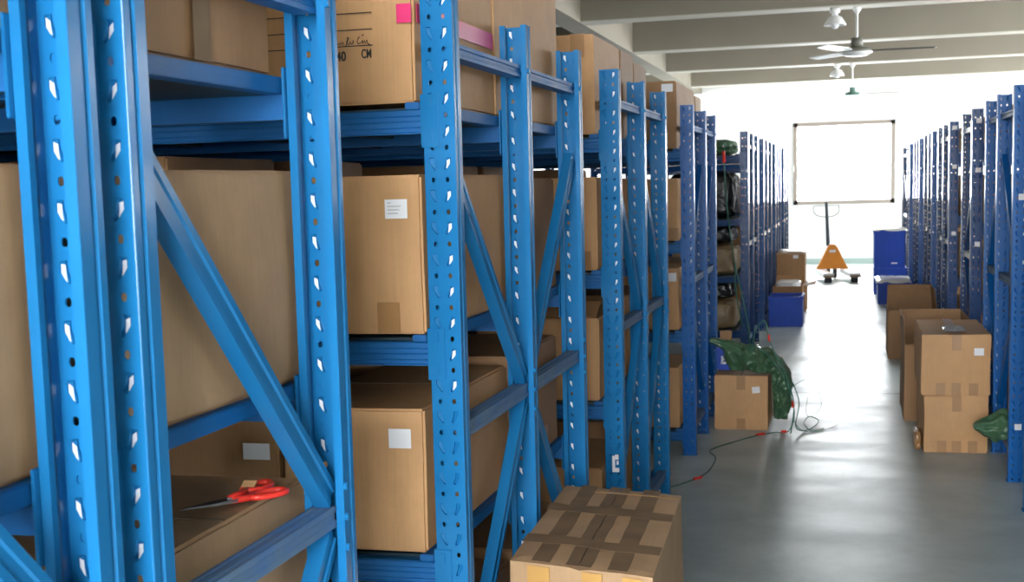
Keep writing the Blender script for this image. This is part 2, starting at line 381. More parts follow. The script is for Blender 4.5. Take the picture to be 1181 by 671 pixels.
def rack(label, side, fronts, nb, blen, m, levels=(.14, .72, 1.24, 1.77), lab=(), gl=None):
    """side -1: row runs to the left of the aisle, +1: to the right. fronts: y of each upright line"""
    X = -.85+.0 if side < 0 else .806
    t = thing('storage_rack', label, 'rack', (X, fronts[0], 0))
    dark = m is NAVY
    ys = [y-fronts[0] for y in fronts]; off = side*UW/2
    for b in range(nb+1):
        x = off+side*b*(blen+UW)
        if b > 1 and nb > 1 and b < nb: pass
        for i, y in enumerate(ys):
            inst('upright', upright_for(m, i > 0), t, (x, y, 0), 0 if i == 0 else PI)
        for i in range(len(ys)-1):
            fl = [False, True, False][i] if gl is None else gl[i]
            yy0 = ys[i] if i == 0 else ys[i]+.0
            frame(t, x, yy0, ys[i+1]-.02, fl, m)
            if b == 0: bolts(t, x, ys[i+1]-.05, -side, m)
    for b in range(nb):
        xa = off*2+side*b*(blen+UW); xb = xa+side*blen; x0, x1 = min(xa, xb), max(xa, xb)
        for L in levels:
            for i, y in enumerate(ys):
                y0 = y if i == 0 else y-.042
                key = (round(x1-x0, 3), dark)
                if key not in beam_cache: beam_cache[key] = beam_mesh(x1-x0).mesh('beam', [NAVY if dark else BLUE2])
                if i == 0: o = inst('beam', beam_cache[key], t, (x0, y0, L))
                else: o = inst('beam', beam_cache[key], t, (x1, y0+.04, L), PI)
                if b == 0:
                    cp = MB(); s = side; fy = y0 if i == 0 else y0+.042
                    sg = -1 if i == 0 else 1
                    u0, u1 = sorted((0+off*2-s*.038, off*2+s*.004))
                    cp.box(u0, u1, *sorted((fy+sg*.001, fy+sg*.005)), L-.088, L+.032, ch=.0015)          # plate on the web
                    v0, v1 = sorted((off*2+s*.001, off*2+s*.005))
                    cp.box(v0, v1, *sorted((fy+sg*.004, fy-sg*(.052 if i == 0 else .066))), L-.088, L+.032, ch=.0015)         # leg beside the flange
                    for dz in (.012, -.062): cp.box((u0+u1)/2-.008, (u0+u1)/2+.006, *sorted((fy+sg*.005, fy+sg*.0075)), L+dz-.012, L+dz+.012, ch=.002)
                    cp.build('connector_plate', m, o).matrix_parent_inverse = (Matrix.Translation(o.location) @ Matrix.Rotation(o.rotation_euler.z, 4, 'Z')).inverted()
            for i in range(len(ys)-1):
                ya = ys[i]+(.04 if i == 0 else 0); yb = ys[i+1]-.042
                d = MB(); e0, e1 = (x0+.004, x1-.004) if b else ((x0+.004, x1-.045) if side < 0 else (x0+.045, x1-.004)); d.box(e0, e1, ya, yb, L-.012, L+.006)
                k = x0+.15
                while k < x1-.1: d.box(k, k+.03, ya, yb, L-.035, L-.012); k += .3
                d.build('shelf_panel', DECK, t)
                if b == 0:
                    c0, c1 = sorted((off*2+side*.008, off*2+side*.043))
                    cm = MB(); cm.box(c0, c1, ya-.038, yb+.036, L+.0008, L+.016, ch=.002); cm.box(c0+.0004, c1-.0004, ya+.0006, yb-.0006, L-.012, L+.013, ch=.0015)
                    cm.build('side_beam', BLUE2 if not dark else NAVY, t)
    for (z, k) in lab:
        c = off+side*.006
        MB().box(c-.017, c+.017, -.002, -.0005, z-.016, z+.016).build('location_label', PAPER, t)['label'] = 'small white location label'
    return t
rack('nearest blue rack, cut off by the left edge of the photo', -1, (.72, 1.43), 1, 1.7, BLUE)
rack('blue rack holding the carton with the red scissors', -1, (1.50, 2.225), 2, 1.7, BLUE)
r1 = rack('blue rack whose top shelf holds the carton with pink tape', -1, (2.94, 3.72, 4.47), 2, 1.7, BLUE)
r2_ = rack('blue rack behind the tape-banded floor carton, torn white sticker on its upright', -1, (5.215, 5.95, 6.655), 2, 1.7, BLUE, gl=[False, False])
rack('blue rack just before the carton under the green tarpaulin', -1, (7.83, 8.59, 9.23), 2, 1.7, mat('mid_blue_paint', (.004, .10, .36), .28, var=.15, scale=5, spec=.28), gl=[True, True])
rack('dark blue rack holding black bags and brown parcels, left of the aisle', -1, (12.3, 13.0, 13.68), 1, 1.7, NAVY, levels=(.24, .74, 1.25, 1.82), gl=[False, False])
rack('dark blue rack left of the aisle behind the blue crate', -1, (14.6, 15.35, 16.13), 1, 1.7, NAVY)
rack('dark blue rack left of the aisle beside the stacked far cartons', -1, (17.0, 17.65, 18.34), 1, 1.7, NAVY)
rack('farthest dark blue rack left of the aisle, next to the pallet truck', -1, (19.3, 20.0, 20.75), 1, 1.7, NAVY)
rack('added blue rack out of view right of the photographer, blocks bright reflections', 1, (2.7, 3.4, 4.1), 1, 1.7, BLUE)  # unseen rack added so near uprights do not mirror bright empty space
rack('rightmost blue rack, only a sliver at the right edge of the photo', 1, (5.3, 6.05, 6.75), 1, 1.7, BLUE)
rack('blue rack right of the aisle with the green cloth hanging from its lowest shelf', 1, (7.35, 8.2, 8.85), 1, 1.7, mat('deep_blue_paint', (.004, .11, .38), .28, var=.15, scale=5, spec=.28), lab=[(1.47, 0), (.29, 0)], gl=[True, False])
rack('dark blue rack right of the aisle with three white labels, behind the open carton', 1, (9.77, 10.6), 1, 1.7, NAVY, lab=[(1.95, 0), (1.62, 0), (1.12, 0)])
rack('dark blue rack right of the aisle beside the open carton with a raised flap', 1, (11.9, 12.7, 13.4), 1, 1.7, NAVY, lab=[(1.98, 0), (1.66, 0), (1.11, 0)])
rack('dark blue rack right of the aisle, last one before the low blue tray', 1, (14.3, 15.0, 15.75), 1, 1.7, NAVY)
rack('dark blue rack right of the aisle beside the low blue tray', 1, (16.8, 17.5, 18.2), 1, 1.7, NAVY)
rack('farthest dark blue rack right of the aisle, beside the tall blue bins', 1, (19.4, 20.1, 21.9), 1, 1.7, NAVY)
tp = MB()
for (a, b, c, d) in ((-.047, -.036, .47, .52), (-.036, -.022, .505, .525), (-.047, -.02, .455, .472), (-.03, -.022, .485, .5)): tp.box(a, b, -.0025, -.0005, c, d)
tp.build('torn_sticker', PAPER, r2_)['label'] = 'torn white sticker on the upright'

# ------------------------------------------------------------------ cartons
def board_box(W, D, H, seed=0, amp=.004, open_top=False, n=9, slump=0.0):
    """board carton body with softened edges, slightly bulged and dented; origin at base centre"""
    bm = bmesh.new(); bmesh.ops.create_cube(bm, size=1)
    for v in bm.verts: v.co = Vector((v.co.x*W, v.co.y*D, (v.co.z+.5)*H))
    if open_top: bmesh.ops.delete(bm, geom=[f for f in bm.faces if f.normal.z > .5], context='FACES')
    bmesh.ops.bevel(bm, geom=[e for e in bm.edges if not e.is_boundary], offset=.006, segments=2, affect='EDGES')
    bmesh.ops.subdivide_edges(bm, edges=[e for e in bm.edges if e.calc_length() > .1], cuts=n, use_grid_fill=True)
    for v in bm.verts:
        p = v.co.copy(); u, w_, h = p.x/(W/2), p.y/(D/2), p.z/H
        bulge = amp*1.6
        k = noise.noise_vector(p*4+Vector((seed*3.1, seed, 0)))*amp
        if p.z < .003: k.z = 0
        if h > .97 and not open_top: k.z = -abs(k.z)*1.2 - amp*(1-u*u)*(1-w_*w_)*.6
        v.co += k
        if abs(u) > .97: v.co.x += math.copysign(bulge*(1-w_*w_)*math.sin(PI*min(1, max(0, h))), u)
        if abs(w_) > .97: v.co.y += math.copysign(bulge*(1-u*u)*math.sin(PI*min(1, max(0, h))), w_)
        if slump: v.co.x += slump*(h*h)*abs(1-h)*3
        v.co.z = max(0, v.co.z)
    me = bpy.data.meshes.new('carton_body'); bm.to_mesh(me); bm.free()
    me.polygons.foreach_set('use_smooth', [False]*len(me.polygons)); return me
def strip(o, name, m, pts, nrm, wd, parent, off=.003, n=1):
    """a tape strip following a polyline lying on the box faces. pts: list of (point, outward normal)"""
    mb = MB()
    for (p, q, nn, side) in pts:
        p, q, nn, side = map(Vector, (p, q, nn, side))
        a = nn*off; b = nn*(off+.0008); h = side.normalized()*wd/2
        vs = [p-h+a, p+h+a, q+h+a, q-h+a, p-h+b, p+h+b, q+h+b, q-h+b]
        mb.add(vs, [(0, 3, 2, 1), (4, 5, 6, 7), (0, 1, 5, 4), (1, 2, 6, 5), (2, 3, 7, 6), (3, 0, 4, 7)])
    return mb.build(name, m, parent)
def carton(label, x0, x1, y0, y1, z0, z1, m=KR, rz=0, seed=None, seam='y', tapes=(), lab=None, amp=.003, group=None, hidden=False, tapem=TAPE, top=True, wd=.055, tapev=None):
    """tapes: tuple of codes. F:u = vertical strip on front (-y) face at fraction u, S:u on the aisle side (+x or -x)"""
    W, D, H = x1-x0, y1-y0, z1-z0; seed = seed if seed is not None else random.random()*50
    t = thing('carton', label, 'carton', ((x0+x1)/2, (y0+y1)/2, z0), rz, group)
    b = bpy.data.objects.new('carton_body', board_box(W, D, H, seed, amp, n=3 if hidden else 8)); b.data.materials.append(m); COL.objects.link(b); b.parent = t
    if hidden: return t
    o = amp*2.4+.0015
    if top:   # centre seam between the two top flaps, taped over
        sm = MB()
        if seam == 'y': sm.box(-.0015, .0015, -D/2+.004, D/2-.004, H-.001, H+.0016)
        else: sm.box(-W/2+.004, W/2-.004, -.0015, .0015, H-.001, H+.0016)
        sm.build('flap_seam', GAP, t)
    for c in tapes:
        k, u = c[0], float(c[1:])
        if k == 'T':
            if seam == 'y': strip(t, 'tape', tapem, [((u*W/2, -D/2, H), (u*W/2, D/2, H), (0, 0, 1), (1, 0, 0))], None, wd, t, .002)
            else: strip(t, 'tape', tapem, [((-W/2, u*D/2, H), (W/2, u*D/2, H), (0, 0, 1), (0, 1, 0))], None, wd, t, .002)
        if k == 'F': strip(t, 'tape', TAPEL, [((u*W/2, -D/2, H-.09), (u*W/2, -D/2, H), (0, -1, 0), (1, 0, 0))], None, wd, t, o)
        if k == 'B': strip(t, 'tape', TAPEL, [((u*W/2, -D/2, .004), (u*W/2, -D/2, .075), (0, -1, 0), (1, 0, 0))], None, wd, t, o)
        if k == 'V': strip(t, 'tape', tapev or TAPEL, [((W/2, u*D/2, .004), (W/2, u*D/2, H-.004), (1, 0, 0), (0, 1, 0))], None, wd, t, o)
        if k == 'v': strip(t, 'tape', TAPEL, [((W/2, u*D/2, .004), (W/2, u*D/2, .09), (1, 0, 0), (0, 1, 0))], None, wd, t, o)
        if k == 'H': strip(t, 'tape', TAPEL, [((-W/2+.003, -D/2, u*H), (W/2-.003, -D/2, u*H), (0, -1, 0), (0, 0, 1))], None, wd, t, o)
    if lab:   # (u, z0frac, w, h) paper label on the front face, world metres from the right edge / base
        for (lx, lz, lw, lh) in lab:
            mb = MB(); mb.box(lx-lw/2, lx+lw/2, -.0008, 0, lz-lh/2, lz+lh/2)
            e = mb.build('paper_label', PAPER, t, loc=(0, -D/2-o-.001, 0))
            e['label'] = 'white paper label'
    return t
XE = -.945
CM = {}
def rc(label, y0, y1, L, h, w=.55, xr=XE, **k):
    z = L+.0165; return carton(label, xr-w, xr, y0, y1, z, z+h, **k)
# row at the left edge
rc('brown carton at the top left corner, highest on the nearest rack', .80, 1.435, 1.77, .4, m=KR3)
c_ = rc('large brown carton at the left edge with a lifted top flap', .80, 1.462, 1.24, .375, m=KR3, seam='x', amp=.004)
MB().box(-.27, .24, -.004, .004, -.002, .004).build('lifted_flap_edge', KR, c_, loc=(0, .18, .379))
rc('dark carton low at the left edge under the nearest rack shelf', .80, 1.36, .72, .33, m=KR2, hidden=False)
# row 0
rc('brown carton on the top shelf above the scissors with one vertical tape strip', 1.57, 2.15, 1.77, .46, m=KR2, tapes=('V.08',), tapev=TAPE, seed=3)
rc('large smooth carton behind the nearest long diagonal brace', 1.575, 2.25, 1.24, .372, m=KR3, tapes=('v.3',), amp=.005, seed=8)
sc_box = rc('carton with the red scissors lying on its top', 1.58, 2.225, .72, .340, m=KR3, seam='x', amp=.004, seed=12)
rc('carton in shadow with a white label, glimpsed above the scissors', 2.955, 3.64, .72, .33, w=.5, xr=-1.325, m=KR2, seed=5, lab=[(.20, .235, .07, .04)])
# row 1
cA = rc('big carton with pink tape, printed letters and handwriting on the top shelf', 2.955, 3.66, 1.77, .5, w=.56, amp=.004, seed=21, tapes=())
rc('tall carton on the top shelf right of the pink-taped carton', 3.68, 4.53, 1.77, .44, w=.62, xr=-.945, m=KR, amp=.003, tapem=TAPE)
rc('carton on the middle shelf with a handwritten white label near its upper right', 2.955, 3.80, 1.24, .368, w=.50, xr=-.94, seed=33, tapes=('F-.55', 'B.66'), lab=[(.197-.005, .29, .054, .044)])
rc('brown carton on the middle shelf between two uprights, behind the labelled carton', 3.83, 4.44, 1.24, .36, m=KR2, tapes=('v.5',))
rc('carton on the lower shelf with a small square white label', 2.955, 3.74, .72, .345, w=.36, xr=-.95, seed=41, tapes=('F-.62', 'B-.5', 'v.8'), lab=[(.122, .275, .055, .046)], seam='x')
rc('brown carton on the lower shelf with scuffed side, beyond the square-labelled one', 3.80, 4.42, .72, .36, m=KR2, amp=.005, tapes=('v.2',))
rc('carton on the bottom shelf under the square-labelled carton', 2.98, 3.7, .14, .36, m=KR2)
rc('carton on the bottom shelf hidden by the tape-banded floor carton', 3.80, 4.42, .14, .36, m=KR2)
# row 2
rc('golden brown carton on the top shelf left of the torn-sticker rack upright', 5.235, 5.84, 1.77, .385, w=.5, xr=-.947, seed=51, tapes=('F.75',))
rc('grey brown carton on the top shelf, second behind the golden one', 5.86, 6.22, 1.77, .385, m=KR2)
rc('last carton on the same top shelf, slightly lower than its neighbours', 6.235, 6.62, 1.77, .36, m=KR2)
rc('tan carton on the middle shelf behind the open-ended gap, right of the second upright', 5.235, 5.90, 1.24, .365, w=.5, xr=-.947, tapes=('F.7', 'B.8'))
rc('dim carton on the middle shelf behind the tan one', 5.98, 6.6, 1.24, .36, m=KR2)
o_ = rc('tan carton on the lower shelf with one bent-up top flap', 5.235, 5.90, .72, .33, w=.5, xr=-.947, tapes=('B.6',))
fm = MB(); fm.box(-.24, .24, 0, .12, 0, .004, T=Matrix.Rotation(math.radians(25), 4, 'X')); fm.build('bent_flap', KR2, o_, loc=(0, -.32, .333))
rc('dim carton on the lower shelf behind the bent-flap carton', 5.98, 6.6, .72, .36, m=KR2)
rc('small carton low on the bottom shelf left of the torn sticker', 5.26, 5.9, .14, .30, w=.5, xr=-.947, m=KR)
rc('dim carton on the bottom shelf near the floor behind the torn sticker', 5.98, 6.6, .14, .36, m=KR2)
# row 3
cJ = rc('rounded brown carton on top of the rack with a white tape patch', 7.85, 8.80, 1.77, .385, w=.5, xr=-.947, m=KR2, amp=.005, seed=66, lab=[(.20, .345, .065, .045)])
rc('pale carton behind the rounded one with the white tape patch', 8.845, 9.20, 1.77, .36, m=KR3, amp=.005)
rc('tan carton on the middle shelf below the rounded carton', 7.86, 8.5, 1.24, .36, w=.5, xr=-.947, tapes=('B.9',))
rc('labelled tan carton on the lower shelf in front of the tarpaulin carton', 7.86, 8.5, .72, .36, w=.5, xr=-.947, lab=[(.215, .31, .05, .05)], amp=.004)
rc('tan carton on the bottom shelf close to the tarpaulin carton', 7.86, 8.5, .14, .36, w=.5, xr=-.947, amp=.004)
for L in (.72, 1.24):
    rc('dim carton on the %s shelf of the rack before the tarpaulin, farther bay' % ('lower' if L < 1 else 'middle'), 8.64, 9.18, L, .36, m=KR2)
# cartons added deep in the near racks to block light through the gaps
for (ya, yb) in ((.80, 1.36), (1.58, 2.15), (2.99, 3.64), (3.80, 4.38), (5.27, 5.88), (5.99, 6.58), (7.88, 8.5)):
    for L in (.72, 1.24, 1.77):
        for xr in (-1.60, -2.72):
            if L < 1 and xr == -1.60 and ya in (1.58, 2.99): continue
            carton('plain brown carton added deep inside a rack to block light through the gaps', xr-.80, xr, ya, yb, L+.0085, L+.0085+.44, m=KR2, hidden=True, group='light-blocking cartons deep inside the racks')
for (ya, yb) in ((2.76, 3.3), (3.5, 4.0), (5.36, 5.95), (6.12, 6.65), (7.45, 8.1), (8.25, 8.78), (9.9, 10.5), (12.0, 12.6), (12.75, 13.3), (14.4, 14.9), (15.1, 15.65), (16.9, 17.4), (17.6, 18.1), (19.5, 20.0), (20.2, 21.8)):  # cartons added in the right racks to block light
    for L in (.14, .72, 1.24, 1.77):
        if 7 < ya < 8 and L < .2: continue
        carton('plain brown carton added inside a rack right of the aisle to block light', .915, 1.6, ya, yb, L+.0185, L+.0185+(.33 if L < 1.5 else .2), m=KR2, hidden=True, group='light-blocking cartons inside the right hand racks')
for (ya, yb) in ((14.7, 15.25), (15.45, 16.0), (17.1, 17.55), (17.75, 18.2), (19.4, 19.9), (20.1, 20.6)):  # light-blocking cartons added in the far left racks too
    for L in (.14, .72, 1.24):
        carton('plain brown carton added inside a far rack left of the aisle to block light', -1.6, -.96, ya, yb, L+.0185, L+.0185+.36, m=KR2, hidden=True, group='light-blocking cartons inside the far left racks')
# markings on the pink-tape carton
hx, hy, hz = cA.location; fy = 2.955-hy-.0135
pk = MB(); pk.box(.245, .2795, fy-.001, fy, 1.963-hz, 2.005-hz); pk.box(.2895, .2905, fy+.008, .32, 1.963-hz, 2.005-hz)
pk.build('pink_tape', PINK, cA)['label'] = 'bright pink tape strip round the corner'
ln = MB()
for z in (1.991, 1.954, 1.918): ln.box(-1.40-hx, -1.039-hx, fy-.0008, fy, z-.0011-hz, z+.0011-hz)
ln.build('printed_line', INK, cA)
def text(s, size, loc, m, parent, rot=(PI/2, 0, 0), name='printed_text', sx=1, bold=.0):
    c = bpy.data.curves.new('t', 'FONT'); c.body = s; c.size = size; c.extrude = .0004; c.offset = bold
    tmp = bpy.data.objects.new('t', c); COL.objects.link(tmp)
    bpy.context.view_layer.update()
    me = bpy.data.meshes.new_from_object(tmp.evaluated_get(bpy.context.evaluated_depsgraph_get()))
    bpy.data.objects.remove(tmp); me.materials.clear(); me.materials.append(m)
    o = bpy.data.objects.new(name, me); COL.objects.link(o); o.parent = parent; o.location = loc; o.rotation_euler = rot; o.scale = (sx, 1, 1); return o
text('40', .030, (-1.128-hx, fy-.001, 1.886-hz), INK, cA, sx=.8, bold=.0006)
text('CM', .028, (-1.067-hx, fy-.001, 1.890-hz), INK, cA, sx=.6, bold=.0006)
hw_ = MB()
def scrib(pts): hw_.tube([(-1.126-hx+a*.001, fy-.0008, 1.918-hz+b*.001) for a, b in pts], .0011, 5)
scrib([(2, 4), (4, 9), (6, 5), (8, 10), (10, 5)]); scrib([(12, 5), (14, 11), (17, 6), (16, 3)])
scrib([(22, 0), (30, 20), (27, 21), (24, 8), (30, 3), (33, 10), (36, 4)]); scrib([(38, 10), (41, 12), (41, 8), (37, 4)])
scrib([(56, 20), (52, 16), (50, 9), (53, 4), (58, 7)]); scrib([(60, 5), (63, 12), (64, 5), (68, 11), (69, 4), (74, 12), (75, 4), (79, 2), (81, -2)]); scrib([(62, 22), (66, 24)])
hw_.build('handwriting', INK, cA)
for (nm, dx, dz, pr) in (('carton on the middle shelf with a handwritten', .192, .29, -.94),):
    o = [q for q in COL.objects if q.get('label', '').startswith(nm)][0]
    s = MB()
    for i in range(4):
        z = dz+.013-i*.008
        s.tube([(dx-.02+j*.0035, 0, z+(.0022 if j % 2 else 0)) for j in range(3 if i == 0 else 11 - i)], .0005, 4)
    s.build('label_handwriting', INK, o, loc=(0, -.4225-.0105, 0))

# foreground tape-banded carton (its four top corners measured on the floor plan)
TZ = .68; P4 = [Vector(p) for p in ((-.800, 3.146, 0), (-.829, 3.98, 0), (-.468, 3.90, 0), (-.434, 3.05, 0))]
ctr = sum(P4, Vector())/4
t = thing('carton', 'tall carton in front, top crossed by brown tape bands, standing on the floor', 'carton', ctr)
Q = [p-ctr for p in P4]
bm = bmesh.new(); NU, NV, NZ = 14, 24, 8
def bil(u, v): return (Q[0]*(1-u)+Q[3]*u)*(1-v)+(Q[1]*(1-u)+Q[2]*u)*v
mb = MB(); vs = []; fs = []
for j in range(NV+1):
    for i in range(NU+1):
        p = bil(i/NU, j/NV); k = noise.noise(p*9)*.004; e = min(i, NU-i)/NU
        vs.append((p.x, p.y, TZ+k-(.005 if abs(i-NU/2) < .6 else 0)-(.004 if min(i, j, NU-i, NV-j) == 0 else 0)))
fs = [(j*(NU+1)+i, j*(NU+1)+i+1, (j+1)*(NU+1)+i+1, (j+1)*(NU+1)+i) for j in range(NV) for i in range(NU)]
mb.add(vs, fs)
per = [(i, 0) for i in range(NU)]+[(NU, j) for j in range(NV)]+[(NU-i, NV) for i in range(NU)]+[(0, NV-j) for j in range(NV)]
ring = []
for k in range(NZ+1):
    for (i, j) in per:
        p = bil(i/NU, j/NV); h = k/NZ; n_ = noise.noise_vector(Vector((p.x*6, p.y*6, h*4)))*.005*math.sin(PI*h)
        s_ = 1.0+.012*math.sin(PI*h)
        top = vs[j*(NU+1)+i]
        ring.append((p.x*s_+n_.x if k < NZ else top[0], p.y*s_+n_.y if k < NZ else top[1], top[2] if k == NZ else h*(TZ-.008)))
R_ = len(per); mb.add(ring, [(k*R_+i, k*R_+(i+1) % R_, (k+1)*R_+(i+1) % R_, (k+1)*R_+i) for k in range(NZ) for i in range(R_)]+[tuple(range(R_))])
mb.build('carton_body', KR3, t)
def band(u0, u1, v0, v1, m, name='tape_band', lift=.0022, jag=0):
    b = MB(); n = 24; vs = []
    for k in range(n+1):
        s_ = k/n
        for e in (0, 1):
            if u1-u0 < v1-v0: u, v = (u0 if e == 0 else u1)+noise.noise(Vector((s_*9, e, u0*7)))*.008, v0+(v1-v0)*s_
            else: u, v = u0+(u1-u0)*s_, (v0 if e == 0 else v1)+noise.noise(Vector((s_*9, e, v0*7)))*.005
            p = bil(u, v); vs.append((p.x, p.y, TZ+noise.noise(p*9)*.004+lift))
    b.add(vs, [(2*k, 2*k+1, 2*k+3, 2*k+2) for k in range(n)]); o = b.build(name, m, t)
    so = o.modifiers.new('s', 'SOLIDIFY'); so.thickness = .0006; return o
for (u0, u1) in ((.155, .29), (.69, .83)): band(u0, u1, .0, 1., TAPE)
band(.40, .485, 0, 1, TAPE, lift=.0024); band(.495, .58, 0, 1, TAPE, lift=.0024)
for (v0, v1) in ((.19, .28), (.60, .69)): band(0, 1, v0, v1, TAPE, lift=.0034)
band(.488, .494, 0, 1, GAP, 'flap_seam', .0032)
band(.3, 1, .905, .93, TAPEG, 'tape_band', .003)
fr = MB()
for (u0, u1) in ((.13, .29), (.52, .66), (.80, .93)):
    a, b = bil(u0, 0), bil(u1, 0); n_ = Vector((0, -1, 0))*.009
    fr.add([(a+n_).to_tuple()[:2]+(TZ-.01,), (b+n_).to_tuple()[:2]+(TZ-.01,), (b+n_*1.9).to_tuple()[:2]+(TZ-.34,), (a+n_*1.9).to_tuple()[:2]+(TZ-.34,)], [(0, 1, 2, 3)])
o = fr.build('front_tape', TAPEG, t); so = o.modifiers.new('s', 'SOLIDIFY'); so.thickness = .0006

# scissors
t = thing('scissors', 'scissors with red plastic handles and dark blades on a carton', 'scissors', (-.97, 2.0, .7365+.348), 0)
def ringpts(cx, cy, rx, ry, a, n=26): return [(cx+math.cos(a)*rx*math.cos(2*PI*k/n)-math.sin(a)*ry*math.sin(2*PI*k/n), cy+math.sin(a)*rx*math.cos(2*PI*k/n)+math.cos(a)*ry*math.sin(2*PI*k/n), .008) for k in range(n)]
for k, (cx, cy, a, zz) in enumerate(((.038, .052, 1.02, .0), (.004, .085, 1.45, .004))):
    g = MB(); g.tube([(x, y, z+zz) for x, y, z in ringpts(cx, cy, .036, .019, a)], .0052, 8, True)
    g.tube([(-.004+.002*k, -.01, .008+zz), (cx-.018*math.cos(a)*1.4, cy-.018*math.sin(a)*1.6, .008+zz)], [.006, .0065], 8)
    g.build('handle', REDP, t, True)
for s in (0, 1):
    b = MB(); a = math.radians(-127+7*s); T = Matrix.Translation((-.003, -.008, .006+.003*s)) @ Matrix.Rotation(a, 4, 'Z')
    b.prism([(-.02, -.008), (0, -.013), (.085, -.003), (.088, .001), (.03, .011), (-.01, .011)], 'z', 0, .0018, T); b.build('blade', STEEL, t)
MB().tube([(-.003, -.008, .004), (-.003, -.008, .014)], .006, 12).build('pivot_screw', STEEL, t)
t.location = (-.972, 1.985, .7365+.3455)
tg = MB(); tg.box(-.012, .012, -.008, .008, .016, .018, T=Matrix.Rotation(.5, 4, 'X')); tg.build('paper_scrap', KR, t, loc=(.0, .07, .006))

# ------------------------------------------------------------------ things in the aisle, left
tc_ = carton('carton on the floor under the green tarpaulin with a tilted white label', -.825, -.487, 8.7, 9.25, 0, .352, m=KR, tapes=('F0', 'B0'), lab=None, amp=.004, seed=71)
lb = MB(); lb.box(-.024, .024, -.0008, 0, -.02, .02, T=Matrix.Rotation(-.12, 4, 'Y')); lb.build('paper_label', PAPER, tc_, loc=(.095, -.287, .262))
def soft(name, m, W, D, H, loc, label, cat, amp=.03, freq=7, seed=1, group=None, rz=0, n=10, flat=.0, sq=.55):
    """crumpled bag / parcel: a squarish rounded lump, strongly creased"""
    bm = bmesh.new(); bmesh.ops.create_icosphere(bm, subdivisions=4, radius=1)
    for v in bm.verts:
        p = v.co; q = Vector([math.copysign(abs(c)**sq, c) for c in p])
        co = Vector((q.x*W/2, q.y*D/2, q.z*H/2))
        r = noise.noise(p*freq*.35+Vector((seed, 0, 0)))+.5*abs(noise.noise(p*freq+Vector((0, seed, 0))))
        co *= 1-amp*6*max(0, r)*.5
        co.z += H/2; v.co = co
        if v.co.z < .004: v.co.z = .0
    me = bpy.data.meshes.new(name); bm.to_mesh(me); bm.free(); me.materials.append(m)
    zmin = min(v.co.z for v in me.vertices)
    for v in me.vertices: v.co.z -= zmin
    o = bpy.data.objects.new(name, me); COL.objects.link(o); o.location = loc; o.rotation_euler = (0, 0, rz)
    return tag(o, label, cat, group)
bb = thing('plastic_bin', 'small blue plastic bin with white tape standing on the tarpaulin carton', 'bin', (-.765, 9.0, .357))
x_ = MB(); x_.box(-.062, .062, -.09, .09, 0, .145, ch=.008); x_.box(-.067, .067, -.095, .095, .13, .148, ch=.004); x_.build('bin_body', PLAST, bb)
x_ = MB(); x_.box(-.03, .055, -.0975, -.096, .068, .077); x_.box(-.033, -.02, -.0975, -.096, .04, .095); x_.box(-.035, -.002, -.0975, -.096, .04, .056); x_.build('white_tape', PAPER, bb)
sb = thing('carton', 'upright brown carton scrap leaning behind the small blue bin', 'carton', (-.785, 9.14, .357))
x_ = MB(); x_.box(-.04, .035, -.01, .05, 0, .235, ch=.004); x_.build('carton_body', KR2, sb)
# tarpaulin: a folded sheet bunched along a path over the carton's corner and down its side
path = [(-.86, 8.78, .572, .016, .012), (-.80, 8.80, .55, .03, .03), (-.745, 8.81, .525, .05, .06), (-.68, 8.84, .465, .115, .12), (-.61, 8.86, .435, .13, .15),
        (-.545, 8.86, .42, .125, .17), (-.485, 8.86, .385, .12, .18), (-.435, 8.86, .32, .105, .17), (-.412, 8.87, .25, .095, .15), (-.405, 8.87, .175, .08, .13), (-.41, 8.87, .115, .07, .11), (-.42, 8.86, .06, .055, .08)]
pts = [Vector(p[:3]) for p in path]; vs = []; fs = []; NS = 90; SEG = 84
def cr(i, f, arr):
    a, b, c, d = (arr[max(0, i-1)], arr[i], arr[min(len(arr)-1, i+1)], arr[min(len(arr)-1, i+2)])
    return .5*((2*b)+(c-a)*f+(2*a-5*b+4*c-d)*f*f+(3*b-a-3*c+d)*f**3)
for k in range(NS+1):
    s_ = k/NS*(len(pts)-1); i = min(int(s_), len(pts)-2); f = s_-i
    p = cr(i, f, pts); p2 = cr(i, min(1, f+.05), pts); tn_ = (p2-cr(i, max(0, f-.05), pts)).normalized()
    ra = path[i][3]*(1-f)+path[i+1][3]*f; rb = path[i][4]*(1-f)+path[i+1][4]*f
    nn = Vector((-tn_.z, 0, tn_.x)).normalized()
    for j in range(SEG):
        a = 2*PI*j/SEG; d = 1+.10*math.sin(a*3+s_*1.3)+.26*noise.noise(Vector((s_*1.1, math.cos(a)*1.3, math.sin(a)*1.3)))-.34*abs(noise.noise(Vector((s_*1.6+9, math.cos(a)*2.4, math.sin(a)*2.4))))+.13*abs(math.sin(a*3.5+s_*.9+3*noise.noise(Vector((s_*.7, a*.6, 4)))))-.16*abs(noise.noise(Vector((s_*3.1, math.cos(a)*4.5, math.sin(a)*4.5+5))))
        q = p+nn*ra*math.cos(a)*d*.8+Vector((0, 1, 0))*rb*math.sin(a)*d
        if q.z < .374 and q.x < -.462:
            vx, vz = q.x+.66, q.z-.12
            k_ = min((.198/vx if vx > 1e-4 else 99), (.254/vz if vz > 1e-4 else 99))
            if k_ > 50: q.z = .374
            elif k_ > 1: q.x, q.z = -.66+vx*k_, .12+vz*k_
            q.x = max(q.x, -.86)
        if q.x < -.69: q.y = min(q.y, 8.893)
        q.z = max(q.z, .004); vs.append(q)
fs = [(k*SEG+j, k*SEG+(j+1) % SEG, (k+1)*SEG+(j+1) % SEG, (k+1)*SEG+j) for k in range(NS) for j in range(SEG)]+[tuple(range(SEG)), tuple(NS*SEG+j for j in range(SEG))]
